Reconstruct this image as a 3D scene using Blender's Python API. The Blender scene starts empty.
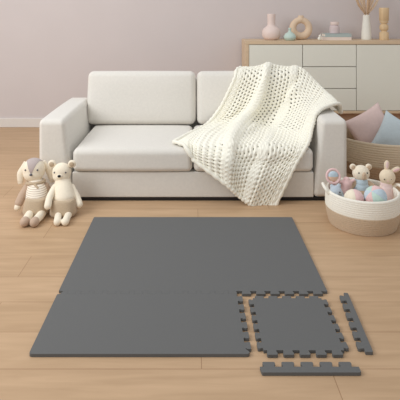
import bpy, bmesh, math, random
from mathutils import Vector, Matrix, Euler, noise
random.seed(7)
S = bpy.context.scene
C = S.collection
PI = math.pi

# ------------------------------------------------------------------ camera, sky, lights, exposure
CAM_H = 1.25
cd = bpy.data.cameras.new('camera'); cam = bpy.data.objects.new('camera', cd); C.objects.link(cam)
cam.location = (0, 0, CAM_H); cam.rotation_euler = (PI/2, 0, 0)
cd.sensor_width = 36; cd.lens = 45; cd.shift_x = 0.0175; cd.shift_y = -0.475
cd.clip_start = 0.05; cd.clip_end = 60
S.camera = cam

w = bpy.data.worlds.new('world'); S.world = w; w.use_nodes = True
w.node_tree.nodes['Background'].inputs[0].default_value = (0.97, 0.98, 1.0, 1)
w.node_tree.nodes['Background'].inputs[1].default_value = 0.565

def area(name, loc, target, size, power, col):
    l = bpy.data.lights.new(name, 'AREA'); l.shape = 'RECTANGLE'; l.size, l.size_y = size
    l.energy = power; l.color = col
    o = bpy.data.objects.new(name, l); C.objects.link(o); o.location = loc
    o.rotation_euler = (Vector(target)-Vector(loc)).to_track_quat('-Z', 'Y').to_euler()
    return o
area('window_daylight', (-3.0, 1.7, 2.5), (0.3, 3.9, 0.3), (2.4, 2.0), 88, (0.97, 0.985, 1.0))
area('overhead_fill', (-0.4, 3.3, 3.2), (-0.2, 3.7, 0), (3.4, 2.2), 21, (0.97, 0.985, 1.0))  # added overhead fill light, no actual source in the ceiling

S.view_settings.view_transform = 'Standard'; S.view_settings.look = 'None'
S.view_settings.gamma = 1; S.view_settings.use_curve_mapping = False
S.view_settings.exposure = 0.0

# ------------------------------------------------------------------ helpers
def s2l(c):
    return tuple(((v/255)/12.92 if v/255 <= .04045 else ((v/255+.055)/1.055)**2.4) for v in c)

def mat(name, rgb, rough=.8, noise_amt=.06, noise_scale=30, bump=0., bump_scale=200, sheen=0., spec=.3):
    m = bpy.data.materials.new(name); m.use_nodes = True
    nt = m.node_tree; b = nt.nodes['Principled BSDF']
    c = s2l(rgb)
    b.inputs['Roughness'].default_value = rough
    b.inputs['Specular IOR Level'].default_value = spec
    b.inputs['Sheen Weight'].default_value = sheen
    tc = nt.nodes.new('ShaderNodeTexCoord')
    n = nt.nodes.new('ShaderNodeTexNoise'); n.inputs['Scale'].default_value = noise_scale; n.inputs['Detail'].default_value = 4
    nt.links.new(tc.outputs['Object'], n.inputs['Vector'])
    r = nt.nodes.new('ShaderNodeValToRGB')
    r.color_ramp.elements[0].position = .3; r.color_ramp.elements[1].position = .7
    r.color_ramp.elements[0].color = (*[v*(1-noise_amt) for v in c], 1)
    r.color_ramp.elements[1].color = (*[min(1, v*(1+noise_amt)) for v in c], 1)
    nt.links.new(n.outputs['Fac'], r.inputs['Fac'])
    nt.links.new(r.outputs['Color'], b.inputs['Base Color'])
    if bump > 0:
        n2 = nt.nodes.new('ShaderNodeTexNoise'); n2.inputs['Scale'].default_value = bump_scale; n2.inputs['Detail'].default_value = 3
        nt.links.new(tc.outputs['Object'], n2.inputs['Vector'])
        bp = nt.nodes.new('ShaderNodeBump'); bp.inputs['Strength'].default_value = bump; bp.inputs['Distance'].default_value = .004
        nt.links.new(n2.outputs['Fac'], bp.inputs['Height']); nt.links.new(bp.outputs['Normal'], b.inputs['Normal'])
    return m

def stripe_mat(name, rgb, rgb2, freq, thr=.45):
    m = mat(name, rgb, .9, 0, 30, .3, 300, .2)
    nt = m.node_tree; b = nt.nodes['Principled BSDF']
    tc = nt.nodes.new('ShaderNodeTexCoord'); sp = nt.nodes.new('ShaderNodeSeparateXYZ')
    nt.links.new(tc.outputs['Object'], sp.inputs[0])
    mu = nt.nodes.new('ShaderNodeMath'); mu.operation = 'MULTIPLY'; mu.inputs[1].default_value = freq*2*PI
    nt.links.new(sp.outputs['Z'], mu.inputs[0])
    si = nt.nodes.new('ShaderNodeMath'); si.operation = 'SINE'; nt.links.new(mu.outputs[0], si.inputs[0])
    r = nt.nodes.new('ShaderNodeValToRGB'); r.color_ramp.elements[0].position = thr; r.color_ramp.elements[1].position = thr+.2
    r.color_ramp.elements[0].color = (*s2l(rgb), 1); r.color_ramp.elements[1].color = (*s2l(rgb2), 1)
    nt.links.new(si.outputs[0], r.inputs[0]); nt.links.new(r.outputs[0], b.inputs['Base Color'])
    return m

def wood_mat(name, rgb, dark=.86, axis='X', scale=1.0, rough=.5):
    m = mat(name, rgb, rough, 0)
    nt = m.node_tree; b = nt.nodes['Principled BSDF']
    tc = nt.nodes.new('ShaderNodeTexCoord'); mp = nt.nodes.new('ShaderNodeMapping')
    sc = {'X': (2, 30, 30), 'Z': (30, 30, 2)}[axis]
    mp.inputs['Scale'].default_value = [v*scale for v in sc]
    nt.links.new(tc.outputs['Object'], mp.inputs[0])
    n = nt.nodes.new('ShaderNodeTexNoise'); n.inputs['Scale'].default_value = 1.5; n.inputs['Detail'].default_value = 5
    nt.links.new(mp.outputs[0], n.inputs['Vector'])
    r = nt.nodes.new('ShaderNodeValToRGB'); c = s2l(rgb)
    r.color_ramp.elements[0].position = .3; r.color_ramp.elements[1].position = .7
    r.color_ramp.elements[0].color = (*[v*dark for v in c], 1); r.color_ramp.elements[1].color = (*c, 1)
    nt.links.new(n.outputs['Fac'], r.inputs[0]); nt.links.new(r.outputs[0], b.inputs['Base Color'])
    return m

def P(px, py, Z):
    """point of the room seen at a photo position, at distance Z from the camera plane"""
    return Vector(((px-193)*Z/500, Z, CAM_H-(py-10)*Z/500))

def tag(o, label=None, cat=None, group=None, kind=None):
    if label: o['label'] = label
    if cat: o['category'] = cat
    if group: o['group'] = group
    if kind: o['kind'] = kind
    return o

def thing(name, loc, label, cat, group=None):
    o = bpy.data.objects.new(name, None); C.objects.link(o); o.location = loc; o.empty_display_size = .05
    return tag(o, label, cat, group)

def origin_of(o):
    v = Vector((0, 0, 0))
    while o is not None:
        v += o.location; o = o.parent
    return v

def obj(name, bm, m, parent=None, loc=None, smooth=True):
    """link a bmesh built in room coordinates as ONE mesh object"""
    org = origin_of(parent) if parent else Vector(loc or (0, 0, 0))
    bmesh.ops.translate(bm, vec=-org, verts=bm.verts)
    bmesh.ops.recalc_face_normals(bm, faces=bm.faces)
    me = bpy.data.meshes.new(name); bm.to_mesh(me); bm.free()
    for mm in (m if isinstance(m, (list, tuple)) else [m]): me.materials.append(mm)
    if smooth:
        for p in me.polygons: p.use_smooth = True
    o = bpy.data.objects.new(name, me); C.objects.link(o)
    if parent: o.parent = parent
    else: o.location = org
    return o

def BM(): return bmesh.new()

def axis_coords(h, r, n, k):
    a = [-h + r*(1-math.cos(PI/2*i/k)) for i in range(k)] if False else [-h + r*i/k for i in range(k)]
    mid = [-(h-r) + 2*(h-r)*i/n for i in range(n+1)]
    return a + mid + [-v for v in reversed(a)]

def rbox(bm, c, h, r, n=4, k=4, fn=None, M=None):
    """rounded box centred c with half sizes h; fn(p, h) deforms local points"""
    c = Vector(c); ax = [axis_coords(h[i], min(r, h[i]*.999), n, k) for i in range(3)]
    rr = [min(r, h[i]*.999) for i in range(3)]
    cache = {}
    def vert(p):
        key = tuple(round(x, 6) for x in p)
        if key in cache: return cache[key]
        inner = Vector([max(-(h[i]-rr[i]), min(h[i]-rr[i], p[i])) for i in range(3)])
        d = Vector([(p[i]-inner[i])/rr[i] for i in range(3)])
        # cube to sphere mapping keeps spacing even
        x, y, z = d; 
        s = Vector((x*math.sqrt(max(0, 1-y*y/2-z*z/2+y*y*z*z/3)), y*math.sqrt(max(0, 1-z*z/2-x*x/2+z*z*x*x/3)), z*math.sqrt(max(0, 1-x*x/2-y*y/2+x*x*y*y/3))))
        q = inner + Vector([s[i]*rr[i] for i in range(3)])
        if fn: q = fn(q, h)
        if M is not None: q = M @ q
        v = bm.verts.new(c+q); cache[key] = v; return v
    for a in range(3):
        b, d = (a+1) % 3, (a+2) % 3
        for sgn in (-1, 1):
            for i in range(len(ax[b])-1):
                for j in range(len(ax[d])-1):
                    q = []
                    for (ii, jj) in ((i, j), (i+1, j), (i+1, j+1), (i, j+1)):
                        p = [0, 0, 0]; p[a] = sgn*h[a]; p[b] = ax[b][ii]; p[d] = ax[d][jj]
                        q.append(vert(p))
                    if sgn < 0: q.reverse()
                    try: bm.faces.new(q)
                    except ValueError: pass
    return bm

def box(bm, lo, hi, bev=0., seg=2):
    lo, hi = Vector(lo), Vector(hi)
    r = bmesh.ops.create_cube(bm, size=1)
    for v in r['verts']: v.co = Vector([lo[i]+(v.co[i]+.5)*(hi[i]-lo[i]) for i in range(3)])
    if bev:
        es = list({e for v in r['verts'] for e in v.link_edges})
        bmesh.ops.bevel(bm, geom=es, offset=bev, segments=seg, profile=.5, affect='EDGES')
    return bm

def lathe(bm, c, prof, n=40, close=True):
    c = Vector(c); rings = []
    for (r, z) in prof:
        if r < 1e-5: rings.append([bm.verts.new(c+Vector((0, 0, z)))])
        else: rings.append([bm.verts.new(c+Vector((r*math.cos(2*PI*i/n), r*math.sin(2*PI*i/n), z))) for i in range(n)])
    for a, b in zip(rings, rings[1:]):
        for i in range(n):
            j = (i+1) % n
            if len(a) == 1 and len(b) == 1: continue
            if len(a) == 1: bm.faces.new((a[0], b[i], b[j]))
            elif len(b) == 1: bm.faces.new((a[i], a[j], b[0]))
            else: bm.faces.new((a[i], a[j], b[j], b[i]))
    return bm

def smooth_prof(pts, sub=6):
    out = []
    for i in range(len(pts)-1):
        p0 = pts[max(0, i-1)]; p1 = pts[i]; p2 = pts[i+1]; p3 = pts[min(len(pts)-1, i+2)]
        for k in range(sub):
            t = k/sub
            out.append(tuple(.5*((2*p1[d])+(-p0[d]+p2[d])*t+(2*p0[d]-5*p1[d]+4*p2[d]-p3[d])*t*t+(-p0[d]+3*p1[d]-3*p2[d]+p3[d])*t**3) for d in range(len(p1))))
    out.append(tuple(pts[-1])); return out

def tube(bm, pts, rad, n=10, closed=False):
    pts = [Vector(p) for p in pts]; N = len(pts); rings = []
    up = Vector((0.13, .2, .97)).normalized()
    for i, p in enumerate(pts):
        if closed: t = pts[(i+1) % N]-pts[i-1]
        else: t = pts[min(N-1, i+1)]-pts[max(0, i-1)]
        t.normalize()
        a = up - t*up.dot(t)
        if a.length < 1e-3: a = t.orthogonal()
        a.normalize(); up = a; b = t.cross(a)
        r = rad[i] if isinstance(rad, (list, tuple)) else rad
        rings.append([bm.verts.new(p+a*(r*math.cos(2*PI*k/n))+b*(r*math.sin(2*PI*k/n))) for k in range(n)])
    m = N if closed else N-1
    for i in range(m):
        A, B = rings[i], rings[(i+1) % N]
        for k in range(n):
            bm.faces.new((A[k], A[(k+1) % n], B[(k+1) % n], B[k]))
    if not closed:
        bm.faces.new(list(reversed(rings[0]))); bm.faces.new(rings[-1])
    return bm

def ell(bm, c, r, rot=(0, 0, 0), u=24, v=14):
    M = Matrix.Translation(c) @ Euler(rot).to_matrix().to_4x4() @ Matrix.Diagonal((*r, 1))
    bmesh.ops.create_uvsphere(bm, u_segments=u, v_segments=v, radius=1, matrix=M)
    return bm

def limb(bm, pts, rads, n=14):
    """closed rounded chain through pts"""
    sp = smooth_prof([(*p, r) for p, r in zip([Vector(q) for q in pts], rads)], 5)
    tube(bm, [s[:3] for s in sp], [s[3] for s in sp], n)
    ell(bm, pts[0], (rads[0],)*3, u=n, v=8); ell(bm, pts[-1], (rads[-1],)*3, u=n, v=8)
    return bm

def blob(name, bm, m, parent=None, loc=None, voxel=.004, iters=6):
    """fuse overlapping volumes into one continuous skin"""
    o = obj(name, bm, m, parent, loc)
    md = o.modifiers.new('fuse', 'REMESH'); md.mode = 'VOXEL'; md.voxel_size = voxel; md.use_smooth_shade = True
    sm = o.modifiers.new('soften', 'SMOOTH'); sm.iterations = iters; sm.factor = .5
    dg = bpy.context.evaluated_depsgraph_get(); dg.update()
    me = bpy.data.meshes.new_from_object(o.evaluated_get(dg))
    o.modifiers.clear(); old = o.data; o.data = me; me.name = name; bpy.data.meshes.remove(old)
    for p in me.polygons: p.use_smooth = True
    return o

# ------------------------------------------------------------------ materials
M_wall = mat('wall_paint', (212, 202, 199), .9, .012, 3)
M_base = mat('white_paint', (226, 219, 212), .6, .01)
M_sofa = mat('sofa_linen', (226, 221, 212), .95, .025, 60, .35, 260, .25)
M_dark = mat('under_sofa_shade', (38, 34, 32), .6)  # near-black colour standing in for the shadow beneath the sofa
M_throw = mat('cream_yarn', (254, 249, 234), .95, .03, 90, .5, 350, .3)
M_foam = mat('grey_foam', (107, 107, 106), .85, .02, 300, .25, 500, 0, .2)
M_ropew = mat('cream_rope', (250, 245, 232), .9, .04, 120, .5, 260)
M_ropet = mat('tan_rope', (205, 182, 155), .9, .08, 140, .5, 260)
M_ropeb = mat('beige_rope', (212, 195, 169), .9, .05, 120, .5, 260)
M_ropebr = mat('brown_rope', (184, 155, 126), .9, .08, 120, .5, 260)
M_oak = wood_mat('light_oak', (222, 196, 164), .9)
M_oakd = wood_mat('darker_oak', (186, 150, 122), .86)  # darker brown oak for the sideboard's recessed wooden plinth
M_front = mat('cream_lacquer', (235, 233, 220), .55, .008, 4)
M_cream = mat('cream_knit', (244, 232, 210), .95, .03, 80, .4, 330, .2)
M_beige = mat('beige_knit', (194, 173, 146), .95, .05, 120, .5, 300, .2)
M_brown = mat('brown_knit', (196, 170, 148), .95, .05, 120, .5, 300, .2)
M_mauve = mat('mauve_knit', (186, 172, 168), .95, .03, 120, .4, 300, .2)
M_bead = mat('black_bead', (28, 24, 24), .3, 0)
M_grey = mat('grey_bead', (90, 88, 96), .5, 0)
M_pink = mat('pink_knit', (240, 203, 200), .95, .03, 80, .4, 300, .2)
M_blush = mat('blush_knit', (243, 217, 211), .95, .03, 80, .4, 300, .2)
M_blue = mat('pale_blue_knit', (200, 217, 227), .95, .03, 80, .4, 300, .2)
M_bgrey = mat('blue_grey_knit', (190, 200, 209), .95, .03, 80, .4, 300, .2)
M_mint = mat('mint_knit', (200, 224, 213), .95, .03, 80, .4, 300, .2)
M_rabbit = mat('rabbit_knit', (240, 222, 194), .95, .03, 80, .4, 300, .2)
M_tan = mat('tan_knit', (214, 188, 160), .95, .03, 80, .4, 300, .2)
M_peach = mat('peach_knit', (242, 206, 178), .95, .03, 80, .4, 300, .2)
M_pillp = mat('pink_linen', (232, 206, 199), .95, .03, 60, .4, 260, .2)
M_pillb = mat('blue_linen', (202, 214, 218), .95, .03, 60, .4, 260, .2)
M_stripe = stripe_mat('striped_knit', (246, 236, 220), (192, 172, 152), 92, .62)
def ceramic(n, c): return mat(n, c, .55, .015, 20)
M_cpink = ceramic('pink_ceramic', (232, 212, 203)); M_cmint = ceramic('mint_ceramic', (196, 214, 204))
M_csand = ceramic('sand_ceramic', (224, 198, 170)); M_cwhite = ceramic('white_ceramic', (238, 234, 222))
M_cmauve = ceramic('mauve_glass', (214, 197, 195))
M_teal = mat('teal_cover', (176, 189, 186), .7, .01); M_blushc = mat('blush_cover', (238, 222, 210), .7, .01)
M_page = mat('paper_pages', (240, 234, 222), .9, .02, 200)
M_turned = wood_mat('turned_wood', (230, 199, 157), .84, 'Z')
M_grass = mat('dried_grass', (236, 212, 184), .95, .1, 150)
M_plume = mat('dried_plume', (206, 174, 142), .95, .12, 150)

# floor planks: boards run across the room, 0.2 m wide
M_floor = mat('oak_planks', (214, 180, 146), .45, 0)
def floor_nodes():
    nt = M_floor.node_tree; b = nt.nodes['Principled BSDF']
    tc = nt.nodes.new('ShaderNodeTexCoord'); mp = nt.nodes.new('ShaderNodeMapping')
    mp.inputs['Location'].default_value = (-.03, -1.541, 0)
    nt.links.new(tc.outputs['Object'], mp.inputs[0])
    br = nt.nodes.new('ShaderNodeTexBrick')
    br.offset = .654; br.offset_frequency = 2; br.squash = 1
    br.inputs['Scale'].default_value = 1; br.inputs['Brick Width'].default_value = 1.3; br.inputs['Row Height'].default_value = .2
    br.inputs['Mortar Size'].default_value = .0016; br.inputs['Mortar Smooth'].default_value = .4
    br.inputs['Color1'].default_value = (*s2l((200, 168, 134)), 1); br.inputs['Color2'].default_value = (*s2l((191, 159, 125)), 1)
    br.inputs['Mortar'].default_value = (*s2l((160, 124, 92)), 1)
    nt.links.new(mp.outputs[0], br.inputs['Vector'])
    mp2 = nt.nodes.new('ShaderNodeMapping'); mp2.inputs['Scale'].default_value = (1.6, 16, 1)
    nt.links.new(tc.outputs['Object'], mp2.inputs[0])
    n = nt.nodes.new('ShaderNodeTexNoise'); n.inputs['Scale'].default_value = 1.6; n.inputs['Detail'].default_value = 7; n.inputs['Distortion'].default_value = .6
    nt.links.new(mp2.outputs[0], n.inputs['Vector'])
    r = nt.nodes.new('ShaderNodeValToRGB'); r.color_ramp.elements[0].position = .3; r.color_ramp.elements[1].position = .72
    r.color_ramp.elements[0].color = (.86, .84, .81, 1); r.color_ramp.elements[1].color = (1.04, 1.04, 1.04, 1)
    nt.links.new(n.outputs['Fac'], r.inputs[0])
    mx = nt.nodes.new('ShaderNodeMix'); mx.data_type = 'RGBA'; mx.blend_type = 'MULTIPLY'; mx.inputs[0].default_value = 1
    nt.links.new(br.outputs['Color'], mx.inputs[6]); nt.links.new(r.outputs[0], mx.inputs[7])
    nt.links.new(mx.outputs[2], b.inputs['Base Color'])
    bp = nt.nodes.new('ShaderNodeBump'); bp.inputs['Strength'].default_value = .25; bp.inputs['Distance'].default_value = .002; bp.invert = True
    nt.links.new(br.outputs['Fac'], bp.inputs['Height']); nt.links.new(bp.outputs[0], b.inputs['Normal'])
floor_nodes()

# ------------------------------------------------------------------ the room
WALL_Y = 5.34
bm = BM(); box(bm, (-5, -1.5, -.06), (5, WALL_Y+.1, 0)); tag(obj('floor', bm, M_floor, smooth=False), kind='structure')
bm = BM(); box(bm, (-5, WALL_Y, 0), (5, WALL_Y+.1, 2.7)); tag(obj('wall_back', bm, M_wall, smooth=False), kind='structure')
bm = BM(); box(bm, (-5, WALL_Y-.016, 0), (5, WALL_Y, .097), .004); tag(obj('baseboard_back', bm, M_base, smooth=False), kind='structure')

# ------------------------------------------------------------------ sofa
ZF = 3.27
sofa = thing('sofa', (0, 3.7, 0), 'off-white linen two-seat sofa with wide sloping arms', 'sofa')
def arm(s):
    bm = BM()
    zt, zb = .53, .018; h = (.115, .435, (zt-zb)/2)
    def fn(p, h):
        t = (p.z+h[2])/(2*h[2])              # 0 bottom .. 1 top: the inner face leans outwards
        u = (p.x+h[0])/(2*h[0])              # 0 inner .. 1 outer
        inner = .785 + .06*t; outer = 1.013
        q = Vector((inner+(outer-inner)*u, p.y, p.z))
        if p.z > 0: q.z += .006*math.cos(p.y/h[1]*PI/2)
        return q
    rbox(bm, (0, ZF+.435, (zt+zb)/2), h, .037, 5, 4, fn)
    if s < 0:
        for v in bm.verts: v.co.x = -v.co.x
    return obj('armrest', bm, M_sofa, sofa)
arm(-1); arm(1)
bm = BM(); rbox(bm, (0, (ZF+4.14)/2+.004, .104), (.792, (4.14-ZF)/2-.004, .083), .008, 3, 3); obj('base', bm, M_sofa, sofa)
bm = BM(); box(bm, (-.98, ZF+.008, .001), (.98, 4.08, .0215), .002); obj('plinth_or_shade', bm, M_dark, sofa, smooth=False)  # added dark strip that paints the deep contact shadow under the sofa base
bm = BM(); rbox(bm, (0, 4.135, .36), (.85, .07, .325), .04, 3, 4); obj('back_frame', bm, M_sofa, sofa)
def seatc(x0, x1):
    bm = BM()
    def fn(p, h):
        a = (1-(p.x/h[0])**4)*(1-(p.y/h[1])**4)
        q = p.copy()
        if p.z > 0: q.z += .016*a
        q.y += (-.006 if p.y < 0 else 0)*(1-(p.x/h[0])**2)
        return q
    rbox(bm, ((x0+x1)/2, (3.258+3.97)/2, .265), ((x1-x0)/2, (3.97-3.258)/2, .075), .036, 8, 5, fn)
    return obj('seat_cushion', bm, M_sofa, sofa)
seatc(-.788, -.003); seatc(.003, .788)
def backc(x0, x1):
    bm = BM()
    R = Matrix.Rotation(math.radians(-7), 4, 'X')
    def fn(p, h):
        a = (1-(p.x/h[0])**4)*(1-(p.z/h[2])**4)
        q = p.copy()
        if p.y < 0: q.y -= .03*a
        q.x *= 1-.012*(p.z/h[2])**2; q.z *= 1-.012*(p.x/h[0])**2
        return q
    rbox(bm, ((x0+x1)/2, 4.015, .548), ((x1-x0)/2, .068, .212), .045, 8, 5, fn, R)
    return obj('back_cushion', bm, M_sofa, sofa)
backc(-.842, .024); backc(.028, .842)

# ------------------------------------------------------------------ knitted throw
from mathutils.bvhtree import BVHTree
def sofa_bvh():
    vs, fs = [], []
    for o in sofa.children:
        off = len(vs); org = origin_of(o)
        vs += [v.co+org for v in o.data.vertices]; fs += [[i+off for i in p.vertices] for p in o.data.polygons]
    return BVHTree.FromPolygons(vs, fs)
bvh = sofa_bvh()
rows = [
 [(241,74,4.13),(254,73,4.13),(268,71,4.13),(285,73,4.13),(302,75,4.13),(321,92,4.03),(341,112,3.66)],
 [(240,68,4.03),(254,67,4.03),(268,64.5,4.02),(285,67,4.03),(301,68,4.02),(319,85,3.90),(339,104,3.58)],
 [(231,86,3.95),(246,86,3.96),(264,84,3.91),(281,86,3.95),(297,88,3.90),(312,97,3.77),(328,106,3.50)],
 [(220,108,3.90),(237,108,3.92),(258,104,3.85),(276,109,3.91),(291,110,3.80),(305,110,3.60),(318,112,3.43)],
 [(206,125,3.82),(224,125,3.82),(247,121,3.76),(263,127,3.78),(281,127,3.66),(297,129,3.50),(312,127,3.37)],
 [(190,133,3.58),(208,135,3.53),(236,138,3.43),(256,142,3.38),(274,144,3.34),(292,146,3.30),(308,143,3.28)],
 [(181,138,3.43),(199,148,3.27),(229,158,3.20),(244,168,3.21),(262,173,3.205),(279,173,3.21),(295,165,3.225)],
 [(174,142,3.35),(199,164,3.235),(227,185,3.19),(238,195,3.20),(250,204,3.20),(262,209,3.205),(275,206,3.21)],
]
G = [[P(*p) for p in r] for r in rows]
def cr(p0, p1, p2, p3, t):
    return .5*((2*p1)+(p2-p0)*t+(2*p0-5*p1+4*p2-p3)*t*t+(3*p1-p0-3*p2+p3)*t**3)
def line(pts, t):
    n = len(pts)-1; x = min(n-1e-6, max(0, t*n)); i = int(x)
    g = lambda k: pts[k] if 0 <= k <= n else (2*pts[0]-pts[1] if k < 0 else 2*pts[n]-pts[n-1])
    return cr(g(i-1), pts[i], pts[i+1], g(i+2), x-i)
NU, NV = 300, 440
def cloth_grid(nu, nv):
    cols = [[line([G[r][c] for r in range(len(G))], j/nv) for c in range(7)] for j in range(nv+1)]
    return [[line(cols[j], i/nu) for i in range(nu+1)] for j in range(nv+1)]
g0 = cloth_grid(62, 95)
def push(p, clear):
    o = Vector((0, 0, CAM_H)); d = (p-o); L = d.length; d.normalize()
    loc, nor, idx, dist = bvh.find_nearest(p)
    if loc is None: return p
    q = p-loc; inside = q.dot(nor) < 0 and q.length < .15
    if inside: return loc+nor*clear
    if q.length < clear: return loc+q.normalized()*clear if q.length > 1e-5 else loc+nor*clear
    return p
for it in range(5):
    for j in range(len(g0)):
        for i in range(len(g0[0])): g0[j][i] = push(g0[j][i], .020)
    g1 = [r[:] for r in g0]
    for j in range(1, len(g0)-1):
        for i in range(1, len(g0[0])-1):
            g1[j][i] = g0[j][i]*.6+(g0[j-1][i]+g0[j+1][i]+g0[j][i-1]+g0[j][i+1])*.1
    g0 = g1
def samp(fi, fj):
    i = min(61, int(fi)); j = min(94, int(fj)); a = fi-i; b = fj-j
    return (g0[j][i]*(1-a)+g0[j][i+1]*a)*(1-b)+(g0[j+1][i]*(1-a)+g0[j+1][i+1]*a)*b
fine = [[samp(i/NU*62, j/NV*95) for i in range(NU+1)] for j in range(NV+1)]
CU, CV = 30, 44                                        # stitches across and rows down
def hole_at(u, v):
    a = u*CU; b = v*CV
    du = (a % 1)-.5; dv = ((b+.5*(int(math.floor(a)) % 2)) % 1)-.5
    return math.exp(-((du/.32)**2+(dv/.31)**2))
def ridge1(v): return .345-.03*math.sin(v*PI)
def ridge2(v): return .80-.75*max(0, v-.12)
def bandw(u, v):
    band = 1.0
    for cpos in (.05, ridge1(v), .60, .945):              # plain cable bands run down the throw
        band = min(band, max(0., (abs(u-cpos)-.022)/.018))
    return max(0., min(1., band))
def knit(u, v):
    """relief of interlocked chunky stitches: staggered holes between rope-like wales"""
    hole = hole_at(u, v); band = bandw(u, v)
    rope = .5+.5*math.cos(2*PI*(v*CV+abs(((u*CU) % 1)-.5)))
    h = .0135*(1-hole)+.0012*rope*(1-hole)
    plain = .0135+.0045*rope
    return h*band+plain*(1-band)
def folds(u, v):
    sm = lambda a, b, x: max(0., min(1., (x-a)/(b-a)))**2*(3-2*max(0., min(1., (x-a)/(b-a))))
    f = .040*math.exp(-((u-ridge1(v))/.05)**2)*sm(.1, .25, v)*(1-sm(.72, .95, v))
    f += .006*math.exp(-((u-ridge1(v))/.05)**2)
    f += .034*math.exp(-((u-ridge2(v))/.045)**2)*sm(.18, .32, v)*(1-sm(.55, .75, v))
    f += .016*math.exp(-((u-.12-.05*v)/.05)**2)*sm(.3, .5, v)*(1-sm(.7, .9, v))
    f += .014*math.exp(-((u-.66)/.06)**2)*sm(.6, .8, v)
    return f
def build_throw():
    bm = BM(); vv = []
    for j in range(NV+1):
        row = []
        for i in range(NU+1):
            p = fine[j][i]; U, V = i/NU, j/NV
            a = fine[j][min(NU, i+3)]-fine[j][max(0, i-3)]; b = fine[min(NV, j+3)][i]-fine[max(0, j-3)][i]
            n = b.cross(a)
            if n.length < 1e-9: n = Vector((0, -1, 0))
            n.normalize()
            if n.y > 0.3 and n.z < 0: n = -n
            row.append(bm.verts.new(p+n*(knit(U, V)+folds(U, V)-.008)))
        vv.append(row)
    for j in range(NV):
        for i in range(NU):
            U, V = (i+.5)/NU, (j+.5)/NV
            lim = .65+.16*max(0., min(1., (V-.42)/.2))
            if hole_at(U, V) > lim and bandw(U, V) > .9: continue      # the openings between the stitches
            bm.faces.new((vv[j][i], vv[j][i+1], vv[j+1][i+1], vv[j+1][i]))
    return bm
throw = obj('knit_throw', build_throw(), M_throw, loc=fine[NV//2][NU//2])
tag(throw, 'chunky cream knitted throw draped over the sofa back, seat and arm', 'blanket')
bm = BM()
edge = [fine[j][0] for j in range(0, NV, 4)]+[fine[NV][i] for i in range(0, NU, 4)]+[fine[j][NU] for j in range(NV, 0, -4)]+[fine[0][i] for i in range(NU, 0, -4)]
tube(bm, edge, [.0135+.003*math.sin(k*1.9) for k in range(len(edge))], 10, True)
obj('hem', bm, M_throw, throw)

# ------------------------------------------------------------------ sideboard
SF, SB = 4.95, 5.31; TOP = .945
sb = thing('sideboard', (1.36, 5.13, 0), 'long oak-framed sideboard with plain cream doors and drawers against the wall', 'sideboard')
X0, X1 = .517, 2.187; BOT = .225
bm = BM()
box(bm, (X0, SF-.004, TOP-.036), (X1, SB, TOP), .003)
box(bm, (X0, SF-.004, BOT), (X0+.036, SB, TOP-.036), .003); box(bm, (X1-.036, SF-.004, BOT), (X1, SB, TOP-.036), .003)
box(bm, (X0+.036, SF-.004, BOT), (X1-.036, SB, BOT+.026), .003); box(bm, (X0+.036, SB-.015, BOT+.026), (X1-.036, SB, TOP-.036))
obj('frame', bm, M_oak, sb, smooth=False)
xa, xd = X0+.036, X1-.036; wd = (xd-xa)/3
z0, z1 = BOT+.03, TOP-.04
for k in (0, 2):
    bm = BM(); box(bm, (xa+wd*k+.003, SF, z0), (xa+wd*(k+1)-.003, SF+.02, z1), .002); obj('door', bm, M_front, sb, smooth=False)
dh = (z1-z0)/3
for k in range(3):
    bm = BM(); box(bm, (xa+wd+.003, SF, z0+dh*k+(.003 if k else 0)), (xa+2*wd-.003, SF+.02, z0+dh*(k+1)-(.003 if k < 2 else 0)), .002); obj('drawer', bm, M_front, sb, smooth=False)
bm = BM(); box(bm, (X0+.06, SF+.05, 0), (X1-.06, SB-.03, BOT)); obj('plinth_or_shade', bm, M_oakd, sb, smooth=False)

# things on the sideboard
def on_top(px, Z=5.1): return Vector(((px-193)*Z/500, Z, TOP))
u = 5.1/500
c = on_top(271.3)
bm = BM(); lathe(bm, c, smooth_prof([(0, 0), (5*u, 0), (8.2*u, 2.6*u), (9.2*u, 7*u), (8*u, 11*u), (5*u, 13.6*u), (4*u, 15*u), (3.9*u, 20*u), (4.1*u, 25.4*u), (3.6*u, 25.4*u), (3.3*u, 20*u), (3.2*u, 15*u), (0, 10*u)], 6))
tag(obj('bulb_vase', bm, M_cpink, loc=c), 'pale pink bulb vase with a tall straight neck on the sideboard', 'vase')
c = on_top(300.8, 5.14); bm = BM()
N = 48
pts = [c+Vector((8.1*u*math.sin(2*PI*k/N), 0, 11.6*u-8.1*u*math.cos(2*PI*k/N))) for k in range(N)]
tube(bm, pts, [(3.55-.35*math.cos(2*PI*k/N)*-1)*u for k in range(N)], 18, True)
lathe(bm, c+Vector((0, 0, 20*u)), [(0, 0), (3.6*u, 0), (3.0*u, 2.5*u), (2.6*u, 4.6*u), (2.0*u, 4.6*u), (1.8*u, 3.5*u), (0, 3.5*u)], 20)
blob('ring_vase', bm, M_csand, loc=c, voxel=.004, iters=4)
tag(bpy.context.scene.objects['ring_vase'], 'sand-coloured ring vase with a round hole and short spout on the sideboard', 'vase')
c = on_top(289.8, 5.02)
bm = BM(); lathe(bm, c, smooth_prof([(0, 0), (3.6*u, 0), (5.7*u, 2*u), (5.9*u, 4*u), (4.6*u, 6.4*u), (2*u, 8.2*u), (1.3*u, 9.6*u), (1.5*u, 12*u), (1.0*u, 12*u), (.9*u, 9*u), (0, 6*u)], 6))
tag(obj('bud_vase', bm, M_cmint, loc=c), 'small mint green bud vase in front of the ring vase', 'vase')

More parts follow.
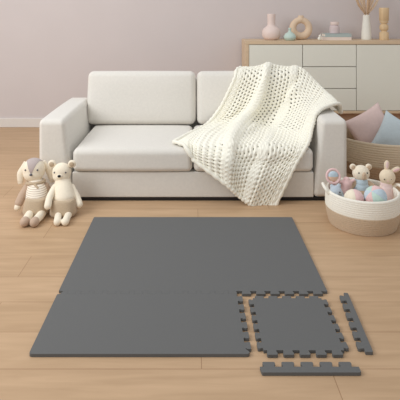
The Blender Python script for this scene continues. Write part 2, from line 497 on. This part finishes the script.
def book(px0, px1, zb, h, cover, label, dep=.16, rz=0):
    Z = 5.1; x0, x1 = (px0-193)*Z/500, (px1-193)*Z/500; y0 = 5.05
    t = thing('book', ((x0+x1)/2, y0+dep/2, zb), label, 'book', 'books stacked on the sideboard')
    bm = BM(); box(bm, (x0, y0, zb), (x1, y0+dep, zb+.004), .001); box(bm, (x0, y0, zb+h-.004), (x1, y0+dep, zb+h), .001); box(bm, (x0, y0, zb+.004), (x1, y0+.005, zb+h-.004))
    obj('cover', bm, cover, t, smooth=False)
    bm = BM(); box(bm, (x0+.004, y0+.006, zb+.0045), (x1-.004, y0+dep-.004, zb+h-.0045)); obj('pages', bm, M_page, t, smooth=False)
book(321.2, 350, TOP, .031, M_blushc, 'blush pink book lying under the teal book')
book(324, 350, TOP+.0315, .034, M_teal, 'grey teal book on top of the blush book, under the jar')
c = on_top(334.5, 5.12); c.z = TOP+.066
jar = thing('jar', c, 'small mauve jar with a pale lid standing on the books', 'jar')
bm = BM(); lathe(bm, c, smooth_prof([(0, 0), (4.3*u, 0), (4.9*u, 1*u), (4.9*u, 6*u), (4.2*u, 7.4*u), (3.4*u, 8.2*u), (3.4*u, 8.8*u), (0, 8.8*u)], 5)); obj('body', bm, M_cmauve, jar)
bm = BM(); lathe(bm, c, smooth_prof([(0, 8.7*u), (3.8*u, 8.7*u), (4.1*u, 9.3*u), (4.1*u, 11*u), (3.5*u, 11.6*u), (0, 11.8*u)], 5)); obj('lid', bm, M_cpink, jar)
c = on_top(319.3, 5.0); bm = BM()
ell(bm, c+Vector((0, 0, .018)), (.018, .016, .0185)); ell(bm, c+Vector((.006, 0, .043)), (.013, .013, .014)); limb(bm, [c+Vector((.008, 0, .05)), c+Vector((.012, 0, .066))], [.006, .004], 8)
blob('ornament', bm, M_cwhite, loc=c, voxel=.0025, iters=3); tag(S.objects['ornament'], 'tiny white ceramic ornament beside the stacked books', 'ornament')
VC = c = on_top(366.3, 5.12)
bm = BM(); lathe(bm, c, smooth_prof([(0, 0), (4.2*u, 0), (4.8*u, 1*u), (4.8*u, 5*u), (4.2*u, 13*u), (3.4*u, 21*u), (3.3*u, 24.3*u), (2.7*u, 24.3*u), (2.7*u, 20*u), (0, 16*u)], 6))
tag(obj('tall_vase', bm, M_cwhite, loc=c), 'tall tapering white vase holding dried stems', 'vase')
stems = [(-9, 16), (-5.5, 22), (-1.5, 26), (2.5, 24), (6.5, 20), (11, 17), (0.5, 18)]
for k, (dx, hh) in enumerate(stems):
    b0 = VC+Vector((dx*.10*u, (k % 3-1)*.008, 17*u)); b1 = VC+Vector((dx*.24*u, (k % 3-1)*.012, 26*u)); b2 = VC+Vector((dx*1.0*u, (k % 3-1)*.035, (24+hh*.75)*u)); b3 = VC+Vector((dx*1.45*u, (k % 3-1)*.05, (24+hh*1.5)*u))
    sp = smooth_prof([tuple(b0), tuple(b1), tuple(b2), tuple(b3)], 6)
    bm = BM(); tube(bm, sp, .004, 6)
    st = obj('dried_stem', bm, M_grass, loc=b0)
    tag(st, 'dried beige plume stem standing in the tall white vase', 'dried stem', 'dried stems in the tall white vase')
    bm = BM(); q = sp[6:]; L = len(q)
    tube(bm, q, [.004+.009*math.sin(PI*min(1, (i+.2)/L))*(1+.25*math.sin(i*2.6)) for i in range(L)], 8)
    obj('plume', bm, M_plume if k % 3 == 0 else M_grass, st)
c = on_top(384, 5.1)
bm = BM(); lathe(bm, c, [(0, 0), (4.4*u, 0), (4.5*u, .4*u), (4.4*u, 7.2*u), (3.9*u, 7.8*u), (2.7*u, 8.6*u), (2.7*u, 9.2*u), (3.8*u, 10*u), (4.2*u, 11*u), (4.3*u, 12.6*u), (4.2*u, 14*u), (3.7*u, 15.2*u), (2.7*u, 16*u), (2.7*u, 16.4*u), (4.2*u, 17.2*u), (4.3*u, 18*u), (3.4*u, 18.6*u), (4.5*u, 19.4*u), (4.75*u, 31*u), (4.5*u, 32.2*u), (0, 32.2*u)], 36)
o = obj('candlestick', bm, M_turned, loc=c); tag(o, 'turned wooden candlestick with a ball waist at the end of the sideboard', 'candlestick')

# ------------------------------------------------------------------ foam mats
TH = .012
def teeth(p0, p1, n, depth, side, start=0):
    """puzzle edge from p0 to p1: n rounded dovetail teeth sticking out on 'side' (+1 = left of travel)"""
    p0, p1 = Vector(p0), Vector(p1); d = (p1-p0); L = d.length; d.normalize(); nrm = Vector((-d.y, d.x))*side
    out = []; per = L/n; neck, head = .285*per, .335*per
    for k in range(n):
        c = (k+.5+start)*per
        out.append([p0+d*(c+s)+nrm*(h*depth) for (s, h) in ((-neck, 0), (-neck*.98, .25), (-head, .62), (-head*.96, .9), (-head*.8, 1), (head*.8, 1), (head*.96, .9), (head, .62), (neck*.98, .25), (neck, 0))])
    return out
def rounded(p, a, b, r):
    p, a, b = Vector(p), Vector(a), Vector(b); da = (a-p).normalized(); db = (b-p).normalized()
    A, B = p+da*r, p+db*r
    return [A*(1-t)**2+p*2*t*(1-t)+B*t*t for t in (0, .25, .5, .75, 1)]
def slab(name, items, label, group=None):
    """items walk round the outline: plain points, or a list of points for one tooth"""
    bm = BM(); ring, base, tops = [], [], []
    for it in items:
        if isinstance(it, list):
            t = [(bm.verts.new((p.x, p.y, TH)), bm.verts.new((p.x, p.y, .0002))) for p in it]
            ring += t; base += [t[0], t[-1]]; tops.append(t)
        else:
            it = Vector(it); t = (bm.verts.new((it.x, it.y, TH)), bm.verts.new((it.x, it.y, .0002))); ring.append(t); base.append(t)
    for poly in [base]+tops:
        bm.faces.new([v[0] for v in poly]); bm.faces.new([v[1] for v in reversed(poly)])
    n = len(ring)
    for i in range(n):
        A, B = ring[i], ring[(i+1) % n]; bm.faces.new((A[0], B[0], B[1], A[1]))
    cx = sum(v[0].co.x for v in base)/len(base); cy = sum(v[0].co.y for v in base)/len(base)
    o = obj(name, bm, M_foam, loc=(cx, cy, 0), smooth=False)
    bv = o.modifiers.new('soft_edge', 'BEVEL'); bv.width = .0007; bv.segments = 2; bv.limit_method = 'ANGLE'; bv.angle_limit = math.radians(60)
    return tag(o, label, 'foam mat', group)
ML, MR, MB, MF, MS, MN = -.592, .592, 2.99, 1.80, 2.203, .203
DEP = .022; GAP = .0003
seam = teeth((MN, MS), (ML+.03, MS), 13, DEP, 1)                       # joint: teeth of the rear mat point to the camera
front_teeth = teeth((MR-.014, MS), (MN, MS), 6, DEP, 1)
rear = rounded((ML, MB), (ML, MS), (MR, MB), .008)+rounded((MR, MB), (ML, MB), (MR, MS), .008)+[(MR, MS-.002), (MR-.012, MS-.002)]+front_teeth+seam+[(ML+.02, MS), (ML, MS+.004)]
slab('foam_mat', rear, 'large grey foam mat lying furthest back, before the sofa', 'grey interlocking foam floor mats')
side_teeth = teeth((MN-.012, MF+.016), (MN-.012, MS-DEP-.006), 6, DEP, -1)
g2 = Vector((0, -GAP)); sh = .0003
def trim(pts):                                                          # keep a hairline between the two mats
    c = sum(pts, Vector((0, 0)))/len(pts)
    return [Vector((p.x+(sh if p.x < c.x else -sh), p.y-GAP)) for p in pts]
YB = MS-DEP-GAP
fill = [trim(a[5:]+b[:5]) for a, b in zip(seam, seam[1:])]
endL = trim(seam[-1][5:]+[Vector((ML+.02, MS)), Vector((ML+.012, MS-DEP))])
fr = [(MN-.012, YB)]+fill+[endL]+rounded((ML, MF), (ML, MS), (MN, MF), .014)
fr = [(MN-.012, YB)]+fill+[endL, (ML+.008, YB), (ML, YB-.003)]+rounded((ML, MF), (ML, MS), (MN, MF), .014)+rounded((MN+.002, MF), (ML, MF), (MN+.002, MS), .012)+side_teeth
slab('foam_mat', fr, 'large grey foam mat joined to the front of the rearmost mat', 'grey interlocking foam floor mats')
# loose tile with teeth on all four sides
TL, TR, TF, TB = .257, .551, 1.820, 2.149
ti = [(TL, TB)]+teeth((TL, TB), (TL, TF), 6, .020, -1)+[(TL, TF)]+teeth((TL, TF), (TR, TF), 5, .024, -1)+[(TR, TF)]+teeth((TR, TF), (TR, TB), 6, .020, -1)+[(TR, TB)]+teeth((TR, TB), (TL, TB), 5, .016, -1)
slab('foam_tile', ti, 'small grey foam tile with puzzle teeth on all four edges, lying loose', 'grey interlocking foam floor mats')
a0, a1 = Vector((.660, 2.19)), Vector((.625, 1.812))
dd = (a1-a0).normalized(); nn = Vector((-dd.y, dd.x))                   # travelling to the camera, left is towards +x
t = teeth(a0+dd*.012, a1-dd*.004, 6, .023, -1)
slab('foam_edge_strip', [a0]+t+[a1]+rounded(a1+nn*.028, a1, a0+nn*.03, .008)+rounded(a0+nn*.018, a1+nn*.028, a0, .004), 'narrow grey foam edge strip lying beside the loose tile, pointing towards the basket', 'loose grey foam edge strips')
b0, b1 = Vector((.232, 1.736)), Vector((.576, 1.736))
t = teeth(b0, b1-Vector((.01, 0)), 5, .024, 1)
slab('foam_edge_strip', [b0]+t+[b1]+rounded((.576, 1.708), b1, (.236, 1.708), .008)+rounded((.236, 1.708), (.576, 1.708), b0, .004), 'narrow grey foam edge strip in front of the loose tile, nearest the camera', 'loose grey foam edge strips')

# ------------------------------------------------------------------ baskets
def basket(c, rb, rt, h, split, mlow, mup, label, fill, coils):
    t = thing('storage_basket', c, label, 'basket', None)
    def rad(z): return rb+(rt-rb)*(z/h)+.012*math.sin(PI*z/h)
    def wall(za, zb, m, name, floor):
        n = max(2, round(coils*(zb-za)/h)); pr = []
        for k in range(n):
            for s in range(5):
                z = za+(zb-za)*(k+s/5)/n; pr.append((rad(z)+(.0028 if rb > .3 else .0018)*abs(math.sin(PI*s/5)), z))
        pr.append((rad(zb), zb))
        if floor: prof = [(0, .001), (rad(0)-.012, .001)]+pr+[(rad(zb)-.012, zb), (rad(fill)-.012, fill), (0, fill)] if fill < zb else [(0, .001)]+[(rad(0)-.012, .001)]+pr+[(rad(zb)-.002, zb), (0, zb)]
        else:
            tp = [(rad(zb)-.004, zb+.005), (rad(zb)-.010, zb+.004), (rad(zb)-.014, zb-.004)]
            prof = pr+tp+[(rad(max(za, fill if floor else za))-.014, za)]+[(rad(za)-.002, za)]
        bm = BM(); lathe(bm, c, prof, 72); bmesh.ops.remove_doubles(bm, verts=bm.verts, dist=1e-5)
        return obj(name, bm, m, t)
    wall(0, split, mlow, 'lower_wall', True); wall(split, h, mup, 'upper_wall', False)
    return t, rad
BC = Vector((.997, 2.945, 0))
bk, rad = basket(BC, .190, .206, .192, .098, M_ropet, M_ropew, 'cream and tan rope basket full of soft toys, beside the loose mats', .09, 17)
def handle(t, c, rad, h, ang, m):
    d = Vector((math.cos(ang), math.sin(ang), 0)); s = Vector((-d.y, d.x, 0)); R = rad(h)
    pts = [Vector(c)+d*(R-.006)+s*-.05+Vector((0, 0, h-.012)), Vector(c)+d*(R+.012)+s*-.045+Vector((0, 0, h+.012)), Vector(c)+d*(R+.02)+Vector((0, 0, h+.022)), Vector(c)+d*(R+.012)+s*.045+Vector((0, 0, h+.012)), Vector(c)+d*(R-.006)+s*.05+Vector((0, 0, h-.012))]
    bm = BM(); tube(bm, smooth_prof([tuple(p) for p in pts], 6), .009, 10); return obj('handle', bm, m, t)
handle(bk, BC, rad, .192, PI-.1, M_ropew); handle(bk, BC, rad, .192, .0, M_ropew)
RC = Vector((1.53, 4.02, 0))
rk, rad2 = basket(RC, .385, .415, .268, .095, M_ropebr, M_ropeb, 'wide beige and brown rope basket holding cushions, behind the toy basket', .03, 15)
# cushions standing on a corner inside the rear basket
def pillow(tip, ang, side, thick, lean, yaw, m, label):
    bm = BM(); h = side/2; n = 22
    R = Matrix.Rotation(yaw, 4, 'Z') @ Matrix.Rotation(lean, 4, 'X') @ Matrix.Rotation(ang, 4, 'Y')
    grid = {}
    for sgn in (-1, 1):
        for i in range(n+1):
            for j in range(n+1):
                a = -1+2*i/n; b = -1+2*j/n
                e = (1-a*a)*(1-b*b)
                if e < 1e-9 and (0, i, j) in grid: grid[(sgn, i, j)] = grid[(0, i, j)]; continue
                pin = 1-.09*(1-b*b)*abs(a)**3; pin2 = 1-.09*(1-a*a)*abs(b)**3
                p = Vector((a*h*pin, sgn*thick/2*(e**.42)+.004*noise.noise(Vector((a*2, b*2, sgn))), b*h*pin2))
                v = bm.verts.new(R @ p); grid[(sgn, i, j)] = v
                if e < 1e-9: grid[(0, i, j)] = v
        for i in range(n):
            for j in range(n): bm.faces.new((grid[(sgn, i, j)], grid[(sgn, i+1, j)], grid[(sgn, i+1, j+1)], grid[(sgn, i, j+1)]))
    corner = R @ Vector((h, 0, h)); off = Vector(tip)-corner
    bmesh.ops.translate(bm, vec=off, verts=bm.verts)
    zmin = min(v.co.z for v in bm.verts)
    o = obj('cushion', bm, m, loc=off); tag(o, label, 'cushion', 'cushions in the rear basket'); return zmin
zA = pillow(P(378, 102, 4.20), math.radians(-45+17), .35, .12, math.radians(-14), 0, M_pillp, 'blush pink square cushion standing on its corner in the rear basket')
zB = pillow(P(386, 110, 4.03), math.radians(-45-15), .33, .12, math.radians(-14), 0, M_pillb, 'pale blue square cushion standing on its corner in the rear basket')
print('pillow bottoms', zA, zB)

# ------------------------------------------------------------------ toys in the front basket
def bead(name, p, r, m, parent, sy=.7):
    bm = BM(); ell(bm, p, (r, r*sy, r), u=14, v=8); return obj(name, bm, m, parent)
def ball(c, r, mats, rot, label):
    bm = BM(); M = Matrix.Translation(c) @ Euler(rot).to_matrix().to_4x4()
    U, V = 48, 24; n = len(mats)
    rings = []
    for j in range(V+1):
        th = PI*j/V
        rings.append([bm.verts.new(M @ (Vector((math.sin(th)*math.cos(2*PI*i/U), math.sin(th)*math.sin(2*PI*i/U), math.cos(th)))*r*(1-.025*(1 if i % (U//n) == 0 else 0)))) for i in range(U)] if 0 < j < V else [bm.verts.new(M @ Vector((0, 0, r*math.cos(th))))])
    for j in range(V):
        for i in range(U):
            k = (i+1) % U; a, b = rings[j], rings[j+1]
            f = (a[0], b[i], b[k]) if len(a) == 1 else ((a[i], b[0], a[k]) if len(b) == 1 else (a[i], b[i], b[k], a[k]))
            bm.faces.new(f).material_index = i//(U//n)
    return tag(obj('soft_ball', bm, mats, loc=c), label, 'ball', 'soft balls in the toy basket')
ball(P(354, 199.5, 2.86), .057, [M_cream, M_cream, M_pink, M_blush, M_cream, M_mint], (.5, .35, 2.6), 'cream and pink panelled soft ball in the middle of the basket')
ball(P(375.5, 197.2, 2.84), .063, [M_pink, M_mint, M_blue, M_pink, M_mint, M_blue], (.55, -.6, -.1), 'pink, blue and mint panelled soft ball by the plush rabbit')

# ring rattle
rc = P(333.2, 176.3, 3.01)
rt = thing('ring_rattle', rc+Vector((0, 0, -.11)), 'round pink rattle with a blue and peach centre, at the basket edge', 'rattle')
bm = BM(); N = 40
tube(bm, [rc+Vector((.039*math.cos(2*PI*k/N), .01*math.sin(2*PI*k/N),   .039*math.sin(2*PI*k/N))) for k in range(N)], .0075, 12, True)
limb(bm, [rc+Vector((.006, .004, -.04)), rc+Vector((.02, .012, -.11))], [.01, .012], 12); blob('ring', bm, M_pink, rt, voxel=.003, iters=2)
bm = BM(); ell(bm, rc, (.031, .013, .031))
for f in bm.faces: f.material_index = 1 if f.calc_center_median().z < rc.z-.002 else 0
obj('centre', bm, [M_blue, M_peach], rt)

# small blue-grey plush
hc = P(336, 191.5, 2.925)
bl = thing('plush_elephant', (hc.x+.01, hc.y+.01, .1), 'small blue-grey plush animal peeking over the basket edge', 'soft toy')
bm = BM(); ell(bm, hc, (.036, .034, .034)); limb(bm, [hc+Vector((.02, .012, -.02)), hc+Vector((.022, .02, -.075))], [.028, .03], 16); ell(bm, hc+Vector((-.022, .01, .028)), (.012, .008, .012)); ell(bm, hc+Vector((.020, .01, .032)), (.013, .008, .013)); ell(bm, hc+Vector((.034, -.012, -.026)), (.013, .016, .011))
blob('body', bm, M_bgrey, bl)
bead('eye', hc+Vector((-.018, -.029, -.008)), .0048, M_grey, bl); bead('eye', hc+Vector((.013, -.031, .006)), .0048, M_grey, bl); bead('muzzle', hc+Vector((-.004, -.033, -.008)), .009, M_bgrey, bl)
# pink plush
pc = P(346.5, 184, 3.03)
pk = thing('plush_star', (pc.x, pc.y, .1), 'pink plush toy with pointed arms squeezed between rattle and bear', 'soft toy')
bm = BM(); ell(bm, pc, (.033, .028, .034)); limb(bm, [pc, pc+Vector((.045, -.004, .026))], [.018, .008], 12); limb(bm, [pc, pc+Vector((-.042, -.004, .014))], [.018, .009], 12); limb(bm, [pc, pc+Vector((0, .01, -.09))], [.03, .034], 16); ell(bm, pc+Vector((.0, 0, .03)), (.02, .018, .014))
blob('body', bm, M_pink, pk)

# basket bear
hb = P(361, 173, 3.05)
bb = thing('plush_bear', (hb.x, hb.y, .1), 'plush teddy bear in a pale blue top, tan muzzle, sitting in the toy basket', 'soft toy')
bm = BM(); ell(bm, hb, (.052, .046, .048)); limb(bm, [hb+Vector((0, 0, -.05)), hb+Vector((0, .008, -.1)), hb+Vector((0, .01, -.15))], [.032, .046, .05], 18)
blob('body', bm, M_cream, bb)
for s in (-1, 1):
    bm = BM(); limb(bm, [hb+Vector((s*.03, -.004, -.055)), hb+Vector((s*.072, -.014, -.082)), hb+Vector((s*.076, -.034, -.105))], [.018, .018, .018], 12); obj('arm', bm, M_tan, bb)
for s in (-1, 1):
    bm = BM(); ell(bm, hb+Vector((s*.048, .006, .036)), (.0195, .011, .019)); e = obj('ear', bm, M_cream, bb)
    bm = BM(); ell(bm, hb+Vector((s*.048, -.003, .036)), (.012, .005, .012)); obj('inner_ear', bm, M_tan, e)
    bead('eye', hb+Vector((s*.025, -.0385, .012)), .0046, M_bead, bb)
bm = BM(); ell(bm, hb+Vector((.004, -.036, -.006)), (.016, .017, .026)); mz = obj('muzzle', bm, M_tan, bb)
bead('nose', hb+Vector((.004, -.053, .004)), .005, M_brown, mz)
bm = BM(); limb(bm, [hb+Vector((0, -.001, -.055)), hb+Vector((0, .006, -.088))], [.042, .054], 18); obj('top', bm, M_blue, bb)
bm = BM(); limb(bm, [hb+Vector((0, .006, -.112)), hb+Vector((0, .009, -.148))], [.057, .058], 18); obj('trousers', bm, M_tan, bb)

# basket rabbit
hr = P(387.3, 177, 3.0)
rb_ = thing('plush_rabbit', (hr.x, hr.y, .1), 'cream plush rabbit in a pink dress, ears up, sitting in the toy basket', 'soft toy')
bm = BM(); ell(bm, hr, (.047, .042, .048)); limb(bm, [hr+Vector((-.008, 0, -.045)), hr+Vector((-.012, -.004, -.13))], [.028, .045], 16)
limb(bm, [hr+Vector((-.03, -.004, -.06)), hr+Vector((-.062, -.018, -.078)), hr+Vector((-.08, -.022, -.092))], [.014, .014, .014], 12)
limb(bm, [hr+Vector((.018, -.004, -.055)), hr+Vector((.036, -.022, -.095)), hr+Vector((.03, -.035, -.125))], [.015, .0155, .016], 12)
blob('body', bm, M_rabbit, rb_)
def ear(parent, base, tip, w, m, mi, name='ear', back=Vector((0, -1, 0)), off=.008):
    base, tip = Vector(base), Vector(tip); d = tip-base
    bm = BM(); q = smooth_prof([(*(base+d*t), w*s) for t, s in ((-.05, .55), (.2, .8), (.6, 1), (.85, .8), (1, .35))], 5)
    tube(bm, [p[:3] for p in q], [p[3] for p in q], 14); 
    cc = base+d*.5
    for v in bm.verts: v.co.y = base.y+(v.co.y-base.y-d.y*0)*.55 if abs(d.y) < 1e-6 else v.co.y
    e = obj(name, bm, m, parent)
    if mi:
        bm = BM(); ax = d.normalized(); cc = base+d*.56+back*off
        ell(bm, (0, 0, 0), (w*.55, .004, d.length*.36)); Rm = Vector((0, 0, 1)).rotation_difference(ax).to_matrix().to_4x4()
        bmesh.ops.transform(bm, matrix=Matrix.Translation(cc) @ Rm, verts=bm.verts); obj('inner_ear', bm, mi, e)
    return e
ear(rb_, hr+Vector((-.004, .004, .038)), hr+Vector((.0, .004, .098)), .0165, M_rabbit, M_blush)
ear(rb_, hr+Vector((.022, .004, .03)), hr+Vector((.078, .004, .052)), .0165, M_rabbit, M_pink)
for s in (-1, 1): bead('eye', hr+Vector((-.012+s*.02, -.0385, -.002)), .004, M_bead, rb_)
bead('nose', hr+Vector((-.012, -.042, -.012)), .0038, M_pink, rb_)
bm = BM(); limb(bm, [hr+Vector((-.008, -.001, -.05)), hr+Vector((-.012, -.005, -.128))], [.035, .052], 18); obj('dress', bm, M_blush, rb_)

# ------------------------------------------------------------------ dolls leaning on the sofa
def face_patch(parent, c, r, m, name, grow=1.018):
    """wedge of cloth over the crown, narrowing to the nose"""
    bm = BM(); n = 14; rows_ = []
    for j in range(n+1):
        t = j/n; el = math.radians(112-118*t)         # from behind the crown to nose level
        wid = .80*(1-t)**.85+.03
        row = []
        for i in range(n+1):
            az = wid*(-1+2*i/n)
            d = Vector((math.sin(az)*1, -math.cos(az)*math.cos(el), math.sin(el)*1))
            d = Vector((math.sin(az), -math.cos(az)*math.cos(el), math.cos(az)*math.sin(el))).normalized()
            row.append(bm.verts.new(c+Vector((d.x*r[0], d.y*r[1], d.z*r[2]))*grow))
        rows_.append(row)
    for j in range(n):
        for i in range(n): bm.faces.new((rows_[j][i], rows_[j][i+1], rows_[j+1][i+1], rows_[j+1][i]))
    return obj(name, bm, m, parent)

def doll(name, label, px, headpx, hr, kind, ears):
    Zt = 3.13
    hd = P(*headpx, Zt+.01)
    base = Vector((P(px, 200, 3.1).x, 3.08, 0))
    t = thing(name, base, label, 'doll', 'dolls leaning on the sofa')
    return t, hd
# rabbit doll
t, hd = doll('rabbit_doll', 'lop-eared rabbit doll with mauve forehead and striped top, sitting by the sofa', 37, (34, 169.5), 0, 0, 0)
q = lambda px, py, Z: P(px, py, Z)
R_ = (.071, .06, .071)
bm = BM(); ell(bm, hd, R_); ell(bm, hd+Vector((0, -.01, -.022)), (.064, .053, .05))
limb(bm, [q(35.5, 180, 3.13), q(36.5, 190, 3.11), q(36.5, 205, 3.08)], [.04, .055, .058], 18)
limb(bm, [q(27, 186.5, 3.12), q(21.5, 197, 3.08), q(17.5, 207.5, 3.05)], [.02, .021, .021], 14)
limb(bm, [q(46, 187, 3.13), q(48.5, 196, 3.13), q(48.5, 205, 3.13)], [.02, .021, .02], 14)
limb(bm, [q(31.5, 212, 3.03), q(28.5, 216, 2.96), q(25.3, 221, 2.90)], [.026, .025, .024], 14)
limb(bm, [q(42.5, 212.5, 3.03), q(39.5, 216.5, 2.96), q(35, 221.2, 2.90)], [.026, .025, .024], 14)
blob('body', bm, M_cream, t)
bm = BM(); limb(bm, [q(36, 185.5, 3.12), q(36.7, 191, 3.105), q(37, 199, 3.085)], [.053, .064, .069], 24); blob('striped_top', bm, M_stripe, t, iters=3)
def hips(c, top, bot, m, name, parent):
    bm = BM()
    n = 40; prof = [(0, -.05, .0), (.55, -.05, 0), (.86, -.045, 0), (.98, -.034, 0), (1, -.02, 0), (.985, 0, 0), (.95, .022, 0), (.90, .040, 0), (.86, .047, 0), (.70, .050, 0), (0, .050, 0)]
    lathe(bm, (0, 0, 0), [(r, z) for r, z, _ in prof], n)
    for v in bm.verts:
        k = (v.co.z+.05)/.1; wd = bot+(top-bot)*k
        r = math.hypot(v.co.x, v.co.y); a = math.atan2(v.co.y, v.co.x)
        se = (abs(math.cos(a))**2.6+abs(math.sin(a))**2.6)**(-1/2.6)
        v.co = Vector(c)+Vector((r*se*math.cos(a)*wd, r*se*math.sin(a)*.072-.012*(1-k), v.co.z))
    return obj(name, bm, m, parent)
hips(q(36.8, 204.8, 3.06), .070, .080, M_beige, 'shorts', t)
for pts in ([q(28, 186, 3.12), q(22.5, 195, 3.085), q(19, 203, 3.06)], [q(45.5, 186, 3.13), q(48.5, 195, 3.13), q(48.8, 201, 3.13)]):
    bm = BM(); limb(bm, pts, [.0235, .025, .0255], 14); blob('sleeve', bm, M_brown, t, iters=2)
for p in (q(25, 221.3, 2.895), q(34.7, 221.5, 2.895)):
    bm = BM(); ell(bm, p+Vector((0, -.004, .0)), (.027, .034, .0272)); obj('shoe', bm, M_brown, t)
face_patch(t, hd, R_, M_mauve, 'forehead_patch')
bm = BM(); N = 28; cc = q(35.6, 181.8, 3.122)
tube(bm, [cc+Vector((.053*math.cos(2*PI*k/N), .045*math.sin(2*PI*k/N), .006*math.cos(2*PI*k/N+.6))) for k in range(N)], .010, 10, True); limb(bm, [cc+Vector((.012, -.050, -.002)), cc+Vector((.032, -.062, -.016))], [.009, .007], 10); obj('scarf', bm, M_beige, t)
def lop(parent, a, b, c, m):
    bm = BM()
    pts = smooth_prof([(*a, .013), (*((Vector(a)+Vector(b))/2), .019), (*b, .0235), (*c, .018)], 6)
    tube(bm, [p[:3] for p in pts], [p[3] for p in pts], 14); ell(bm, c, (.018,)*3, u=12, v=8)
    cy = Vector(b).y
    for v in bm.verts: v.co.y = cy+(v.co.y-cy)*.6
    return obj('ear', bm, m, parent)
lop(t, q(26.5, 161.5, 3.15), q(20.8, 174, 3.13), q(20.3, 182, 3.12), M_cream)
lop(t, q(43, 161.5, 3.16), q(49.5, 171, 3.17), q(52, 179.5, 3.17), M_cream)
for s in (-1, 1): bead('eye', hd+Vector((s*.037, -.0505, .012)), .0058, M_grey, t)
bm = BM(); ell(bm, hd+Vector((.002, -.067, -.012)), (.0095, .007, .007)); obj('nose', bm, M_grey, t)

# bear doll
t, hd = doll('bear_doll', 'cream bear doll in a beige skirt with round ears, leaning on the sofa arm', 64, (61.8, 172), 0, 0, 0)
bm = BM(); ell(bm, hd, (.060, .053, .058)); ell(bm, hd+Vector((0, -.008, -.02)), (.055, .048, .04))
limb(bm, [q(62.5, 181, 3.13), q(63.5, 190, 3.11), q(64, 205, 3.08)], [.046, .055, .06], 18)
limb(bm, [q(55, 187, 3.10), q(49.8, 197, 3.02), q(47.8, 206, 2.975)], [.021, .021, .022], 14)
limb(bm, [q(71.5, 187, 3.12), q(77, 197, 3.09), q(79.3, 204.5, 3.06)], [.021, .021, .022], 14)
limb(bm, [q(59, 213.5, 3.02), q(58, 217, 2.96), q(57.3, 222, 2.90)], [.024, .021, .022], 14)
limb(bm, [q(69, 213.5, 3.02), q(67.3, 217, 2.96), q(65.2, 222, 2.90)], [.024, .021, .022], 14)
blob('body', bm, M_cream, t)
bm = BM(); limb(bm, [q(62.8, 183.5, 3.122), q(63.5, 191, 3.10), q(64, 199, 3.078)], [.051, .064, .073], 24); blob('top', bm, M_cream, t, iters=3)
hips(q(64, 206, 3.055), .074, .083, M_beige, 'skirt', t)
for p in ((52, 163.8), (72, 163.8)):
    e0 = q(*p, 3.14); bm = BM(); ell(bm, e0, (.025, .014, .024)); e = obj('ear', bm, M_cream, t)
    bm = BM(); ell(bm, e0+Vector((0, -.0105, 0)), (.016, .006, .015)); obj('inner_ear', bm, M_beige, e)
for s in (-1, 1): bead('eye', hd+Vector((s*.035, -.0425, .010)), .0052, M_grey, t)
bm = BM(); ell(bm, hd+Vector((0, -.048, -.012)), (.021, .014, .016)); mz = obj('muzzle', bm, M_cream, t)
bm = BM(); ell(bm, hd+Vector((0, -.062, -.006)), (.0105, .007, .0085)); obj('nose', bm, M_bead, mz)
